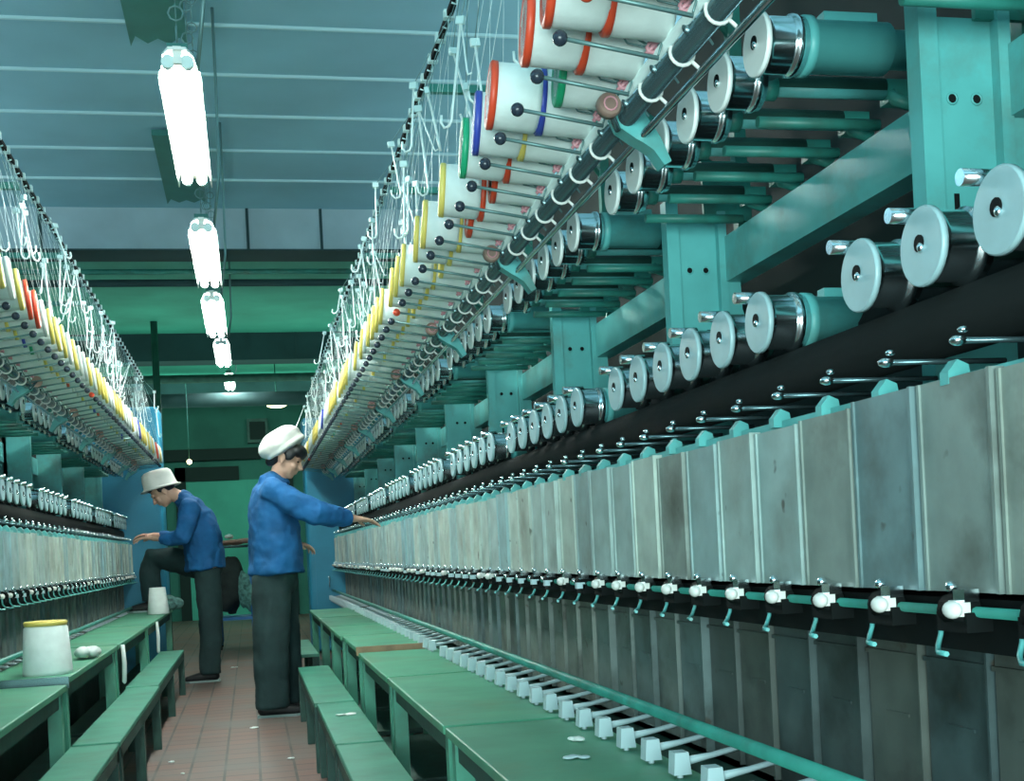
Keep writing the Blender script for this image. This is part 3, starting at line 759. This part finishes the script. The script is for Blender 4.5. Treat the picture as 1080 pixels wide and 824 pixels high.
# trolley with bundles at the far end of the aisle
t = thing('trolley', 'blue tube trolley standing across the far end of the aisle', 'trolley', (-.13, 13.0, 0))
for x, y in ((-.20, 0), (.14, 0), (-.20, .5), (.14, .5)):
    obj('leg', MB().m('blue_pole').tube([(x, y, .05), (x, y, 1.06)], .022, 10), t)
    obj('wheel', MB().m('black').lathe([(-.012, .05), (.012, .05)], 'x', (x, y, .05), 16), t)
obj('deck', MB().m('blue_pole').box(-.22, .16, -.02, .52, .30, .33), t)
obj('top_frame', MB().m('steel').tube([(-.2, 0, 1.06), (.14, 0, 1.06), (.14, .5, 1.06), (-.2, .5, 1.06), (-.2, 0, 1.06)], .012, 8), t)
def bundle(name, loc, size, key, label, cat, seed): return lump(name, loc, size, key, label, cat, seed)
lump('sack', (-.24, 13.25, .33), (.22, .30, .60), 'sack', 'big black sack standing on the trolley', 'sack', 41)
lump('sack', (-.03, 13.2, .33), (.12, .26, .50), 'net', 'mottled green bundle beside the black sack on the trolley', 'bundle', 42)
lump('folded_cloth', (-.13, 13.22, 1.072), (.26, .28, .06), 'cloth_pink', 'pinkish folded cloth on top of the trolley', 'cloth', 43)
lump('yarn_waste', (-.19, 13.2, 1.14), (.07, .08, .05), 'paper', 'small white bundle on top of the pinkish cloth', 'cloth', 44)

# ------------------------------------------------------------------ people
def remesh(o, v, smooth=4, disp=0.0):
    m_ = o.modifiers.new('r', 'REMESH'); m_.mode = 'VOXEL'; m_.voxel_size = v; m_.use_smooth_shade = True
    if smooth:
        q = o.modifiers.new('s', 'SMOOTH'); q.iterations = smooth; q.factor = .5
    if disp:
        tx = bpy.data.textures.new('folds', 'CLOUDS'); tx.noise_scale = .09; tx.noise_depth = 2
        d_ = o.modifiers.new('d', 'DISPLACE'); d_.texture = tx; d_.strength = disp; d_.mid_level = .5
    return o
def add_head(b, c, Rm, part):
    """head local: face towards +x, origin = skull middle"""
    def e(p, r, nu=14, nv=10): b.ball(c + Rm @ Vector(p), r, nu, nv, Rm)
    if part == 'skin':
        e((-.01, 0, .03), (.095, .075, .095)); e((.03, 0, -.035), (.062, .058, .072)); e((.058, 0, -.085), (.026, .028, .022))
        e((.02, 0, -.065), (.055, .05, .04)); e((.083, 0, .022), (.014, .05, .012))
        b.tube([c + Rm @ Vector(p) for p in ((.086, 0, .012), (.102, 0, -.012), (.112, 0, -.028), (.098, 0, -.036))], [.007, .010, .013, .010], 8)
        e((.086, .018, -.033), (.011, .010, .008)); e((.086, -.018, -.033), (.011, .010, .008))
        e((.086, 0, -.055), (.012, .022, .006)); e((.084, 0, -.066), (.012, .019, .006))
        e((.066, .036, -.03), (.022, .02, .022)); e((.066, -.036, -.03), (.022, .02, .022))
        for sy in (-1, 1):
            e((-.005, sy * .076, -.012), (.018, .008, .030)); e((-.0, sy * .078, -.036), (.010, .007, .012))
def hand(b, wr, d, up, th, curl=.35, L=.17):
    """wrist point, pointing direction, back-of-hand normal, thumb side direction; five separate bent fingers"""
    wr, d, up, th = Vector(wr), Vector(d).normalized(), Vector(up).normalized(), Vector(th).normalized()
    p1 = wr + d * .045; 
    mtx = Matrix((d, th, up)).transposed()
    b.ball(wr + d * .05, (.05, .038, .015), 14, 10, mtx); b.limb([(*wr, .022, .02), (*(wr + d * .03), .026, .018)], 10)
    for i, (off, ln) in enumerate(((.028, .078), (.009, .086), (-.010, .080), (-.028, .062))):
        base = wr + d * (.085 - abs(off) * .2) + th * off
        pts = [base - d * .02]
        ang = 0; p = base; pts.append(p)
        for q in (.42, .32, .26):
            ang += curl * (.7 + .12 * i)
            dd = d * math.cos(ang) - up * math.sin(ang) + th * off * 1.2
            p = p + dd.normalized() * ln * q; pts.append(p)
        b.tube(pts, [.0095, .0095, .0088, .0080, .0062], 8)
        b.ball(pts[-1], .0064, 8, 6)
    base = wr + d * .03 + th * .026 - up * .004
    p2 = base + (d * .6 + th * .65 - up * .35).normalized() * .036; p3 = p2 + (d * .9 + th * .2 - up * .4).normalized() * .03
    b.tube([base - th * .012, base, p2, p3], [.012, .0125, .0105, .0078], 8); b.ball(p3, .008, 8, 6)

# --- standing woman, reaching to the machine
wo = thing('person', 'standing worker in blue jacket and white cap reaching to the right machine', 'person', (.12, 7.4, 0))
O = Vector((.12, 7.4, 0))
def P_(*a): return tuple(Vector(a[:3]) - O) + tuple(a[3:])
Rh = Matrix.Rotation(math.radians(24), 3, 'Y') @ Matrix.Rotation(math.radians(-8), 3, 'Z')
hc = Vector((.235, 7.4, 1.505)) - O
b = MB().m('skin'); add_head(b, hc, Rh, 'skin')
b.limb([P_(.165, 7.4, 1.34, .055, .055), P_(.185, 7.4, 1.40, .048, .05), P_(.215, 7.4, 1.46, .052, .055)])
b.limb([P_(.13, 7.4, .90, .13, .09), P_(.13, 7.4, 1.1, .12, .08), P_(.15, 7.4, 1.30, .15, .075)])
b.limb([P_(.15, 7.25, 1.31, .04, .04), P_(.38, 7.18, 1.165, .035, .035), P_(.615, 7.30, 1.128, .022, .024)])
b.limb([P_(.15, 7.55, 1.31, .04, .04), P_(.20, 7.60, 1.08, .035, .035), P_(.245, 7.55, 1.00, .022, .024)])
for x, y in ((.06, 7.28), (.19, 7.5)):
    b.limb([P_(.12, (y + 7.4) / 2, .88, .09, .09), P_(x + .02, y, .48, .055, .06), P_(x, y, .08, .035, .04)])
hand(b, P_(.625, 7.305, 1.127), (1, .35, -.16), (.1, 0, 1), (-.35, 1, 0), .22)
hand(b, P_(.25, 7.55, 1.0), (.9, -.1, -.1), (.1, 0, 1), (.1, -1, 0), .5)
remesh(obj('body', b, wo), .0065, 1)
for sy in (-1, 1):
    obj('eye', MB().m('eye').ball(hc + Rh @ Vector((.082, sy * .03, .003)), (.007, .013, .005), 10, 6, Rh), wo)
    obj('eyebrow', MB().m('hair').ball(hc + Rh @ Vector((.092, sy * .03, .027)), (.005, .018, .003), 10, 6, Rh), wo)
b = MB().m('hair')
for p, r in (((.055, 0, .062), (.058, .080, .045)), ((.085, 0, .05), (.022, .058, .03)), ((-.055, 0, .0), (.058, .072, .075)), ((.02, .068, .03), (.04, .016, .045)), ((.02, -.068, .03), (.04, .016, .045)), ((-.075, 0, -.05), (.03, .045, .03))):
    b.ball(hc + Rh @ Vector(p), r, 14, 10, Rh)
remesh(obj('hair', b, wo), .008, 1)
Rc = Matrix.Rotation(math.radians(-32), 3, 'Y')
cc = Vector((.205, 7.4, 1.600)) - O
b = MB().m('cap'); b.ball(cc, (.140, .120, .078), 24, 14, Rc); b.ball(cc + Rc @ Vector((.01, 0, -.03)), (.130, .108, .055), 24, 14, Rc)
pts = [cc + Rc @ Vector((.012 + .118 * math.cos(g), .100 * math.sin(g), -.046)) for g in [2 * PI * i / 28 for i in range(29)]]
b.tube(pts, .016, 8, cap=False); remesh(obj('cap', b, wo), .007, 2, .015)
b = MB().m('jacket')
b.limb([P_(.155, 7.4, .825, .212, .160), P_(.155, 7.4, .95, .205, .158), P_(.15, 7.4, 1.08, .20, .150), P_(.14, 7.4, 1.22, .20, .135), P_(.14, 7.4, 1.31, .175, .105), P_(.155, 7.4, 1.355, .10, .075)], 20, True)
b.limb([P_(.145, 7.25, 1.315, .075, .078), P_(.26, 7.19, 1.235, .070, .078), P_(.39, 7.17, 1.165, .066, .072), P_(.50, 7.225, 1.145, .056, .062), P_(.585, 7.275, 1.132, .042, .046)], 16, False, True)
b.limb([P_(.145, 7.55, 1.315, .075, .08), P_(.20, 7.60, 1.18, .066, .07), P_(.18, 7.60, 1.07, .062, .066), P_(.235, 7.56, 1.01, .044, .046)], 16, False, True)
b.tube([P_(.10 + 0.0, 7.4 + .06, 1.37), P_(.11, 7.4, 1.385), P_(.10, 7.34, 1.37)], .028, 8)
b.ring(P_(.165, 7.4, 1.365), .068, .022, 'z', 18, 8)
remesh(obj('jacket', b, wo), .010, 2, .035)
b = MB().m('trouser')
b.limb([P_(.14, 7.4, .80, .175, .135), P_(.14, 7.4, .88, .17, .13)], 18)
b.limb([P_(.12, 7.31, .78, .095, .118), P_(.10, 7.29, .48, .092, .108), P_(.09, 7.28, .12, .085, .098), P_(.09, 7.28, .05, .088, .098)], 16, False, True)
b.limb([P_(.16, 7.48, .78, .095, .118), P_(.17, 7.50, .48, .09, .105), P_(.185, 7.51, .12, .082, .09), P_(.185, 7.51, .05, .083, .09)], 16, False, True)
remesh(obj('trousers', b, wo), .012, 3, .02)
for x, y in ((.06, 7.28), (.155, 7.51)):
    b = MB().m('shoe').limb([P_(x - .02, y, .045, .04, .04), P_(x + .07, y, .04, .043, .036), P_(x + .15, y, .032, .042, .028), P_(x + .185, y, .028, .032, .022)], 14)
    sh = obj('shoe', b, wo); obj('shoe_sole', MB().m('sole').prism([(x - .06 - O.x, -.035 + y - O.y), (x + .17 - O.x, -.043 + y - O.y), (x + .225 - O.x, y - O.y), (x + .17 - O.x, .043 + y - O.y), (x - .06 - O.x, .035 + y - O.y)], 0, .014, 'z'), sh)

# --- stooping man with one foot on the table
ma = thing('person', 'stooping worker in blue jacket and white cap with one foot on the left table', 'person', (-.34, 9.8, 0))
O = Vector((-.34, 9.8, 0))
Rh = Matrix.Rotation(PI, 3, 'Z') @ Matrix.Rotation(math.radians(42), 3, 'Y')
hc = Vector((-.625, 9.8, 1.475)) - O
b = MB().m('skin'); add_head(b, hc, Rh, 'skin')
b.limb([P_(-.43, 9.8, 1.36, .06, .06), P_(-.50, 9.8, 1.42, .052, .052), P_(-.57, 9.8, 1.455, .055, .055)])
b.limb([P_(-.33, 9.8, .92, .13, .09), P_(-.32, 9.8, 1.1, .13, .09), P_(-.40, 9.8, 1.30, .16, .08)])
b.limb([P_(-.42, 9.62, 1.33, .04, .04), P_(-.50, 9.55, 1.10, .036, .036), P_(-.70, 9.66, 1.115, .024, .024)])
b.limb([P_(-.42, 9.98, 1.33, .04, .04), P_(-.52, 10.04, 1.12, .036, .036), P_(-.72, 9.92, 1.14, .024, .024)])
b.limb([P_(-.32, 9.71, .90, .09, .09), P_(-.31, 9.70, .50, .06, .06), P_(-.34, 9.70, .09, .038, .04)])
b.limb([P_(-.36, 9.90, .92, .09, .09), P_(-.74, 9.93, .97, .06, .06), P_(-.745, 9.93, .66, .038, .04)])
hand(b, P_(-.705, 9.665, 1.115), (-1, .25, .05), (0, -.2, 1), (0, 1, .1), .35)
hand(b, P_(-.72, 9.92, 1.14), (-1, -.2, .05), (0, .2, 1), (0, -1, .1), .4)
remesh(obj('body', b, ma), .0065, 1)
for sy in (-1, 1):
    obj('eye', MB().m('eye').ball(hc + Rh @ Vector((.082, sy * .03, .003)), (.007, .013, .005), 10, 6, Rh), ma)
    obj('eyebrow', MB().m('hair').ball(hc + Rh @ Vector((.092, sy * .03, .027)), (.005, .018, .003), 10, 6, Rh), ma)
b = MB().m('hair')
for p, r in (((-.045, 0, .02), (.065, .078, .075)), ((.01, 0, .07), (.075, .078, .04)), ((0, .07, .02), (.03, .014, .035)), ((0, -.07, .02), (.03, .014, .035)), ((.05, 0, .07), (.04, .06, .03))):
    b.ball(hc + Rh @ Vector(p), r, 14, 10, Rh)
remesh(obj('hair', b, ma), .008, 1)
Rc = Matrix.Rotation(PI, 3, 'Z') @ Matrix.Rotation(math.radians(14), 3, 'Y')
cc = Vector((-.655, 9.8, 1.555)) - O
b = MB().m('cap')
prof = [(-.055, .142), (-.06, .136), (-.04, .118), (.02, .112), (.06, .104), (.078, .085), (.084, .04), (.085, 0.0005)]
n = 28; bb = len(b.v)
for tt, rr in prof:
    for k in range(n):
        g = 2 * PI * k / n; wob = 1 + .02 * math.sin(3 * g + tt * 40)
        b.v.append(tuple(cc + Rc @ Vector((rr * 1.08 * wob * math.cos(g), rr * wob * .95 * math.sin(g), tt))))
for i in range(len(prof) - 1):
    for k in range(n):
        k2 = (k + 1) % n; b._f([bb + i * n + k, bb + i * n + k2, bb + (i + 1) * n + k2, bb + (i + 1) * n + k], True)
o = obj('cap', b, ma); md = o.modifiers.new('so', 'SOLIDIFY'); md.thickness = .006
b = MB().m('jacket')
b.limb([P_(-.335, 9.8, .86, .215, .15), P_(-.345, 9.8, 1.02, .205, .15), P_(-.365, 9.8, 1.15, .21, .155), P_(-.395, 9.8, 1.27, .205, .135), P_(-.43, 9.8, 1.35, .17, .095), P_(-.465, 9.8, 1.39, .09, .07)], 20, True)
b.limb([P_(-.42, 9.62, 1.33, .078, .078), P_(-.455, 9.56, 1.21, .07, .074), P_(-.49, 9.545, 1.11, .064, .068), P_(-.57, 9.59, 1.10, .055, .055), P_(-.64, 9.63, 1.11, .044, .044)], 16, False, True)
b.limb([P_(-.42, 9.98, 1.33, .078, .078), P_(-.48, 10.03, 1.2, .07, .07), P_(-.52, 10.04, 1.12, .062, .062), P_(-.65, 9.96, 1.13, .044, .044)], 16)
b.limb([P_(-.44, 9.8, 1.385, .062, .062), P_(-.485, 9.8, 1.415, .064, .064)], 16)
remesh(obj('jacket', b, ma), .010, 2, .035)
b = MB().m('trouser')
b.limb([P_(-.33, 9.8, .88, .175, .13), P_(-.32, 9.8, .95, .17, .125)], 18)
b.limb([P_(-.325, 9.71, .85, .095, .105), P_(-.31, 9.70, .50, .085, .092), P_(-.335, 9.70, .13, .078, .080), P_(-.335, 9.70, .06, .080, .08)], 16, False, True)
b.limb([P_(-.37, 9.89, .88, .10, .105), P_(-.60, 9.92, .95, .09, .095), P_(-.735, 9.93, .965, .085, .082), P_(-.76, 9.93, .86, .082, .082), P_(-.755, 9.93, .63, .074, .078)], 16, False, True)
remesh(obj('trousers', b, ma), .012, 3, .02)
for x, y, z in ((-.34, 9.70, 0), (-.745, 9.93, .55)):
    b = MB().m('shoe').limb([P_(x + .035, y, .045 + z, .04, .04), P_(x - .05, y, .042 + z, .043, .038), P_(x - .13, y, .032 + z, .042, .028), P_(x - .165, y, .028 + z, .032, .022)], 14)
    if z: 
        for i, v in enumerate(b.v): b.v[i] = v
    sh = obj('shoe', b, ma)
    obj('shoe_sole', MB().m('sole').prism([(x + .075 - O.x, -.035 + y - O.y), (x - .15 - O.x, -.043 + y - O.y), (x - .20 - O.x, y - O.y), (x - .15 - O.x, .043 + y - O.y), (x + .075 - O.x, .035 + y - O.y)], z, z + .014, 'z'), sh)
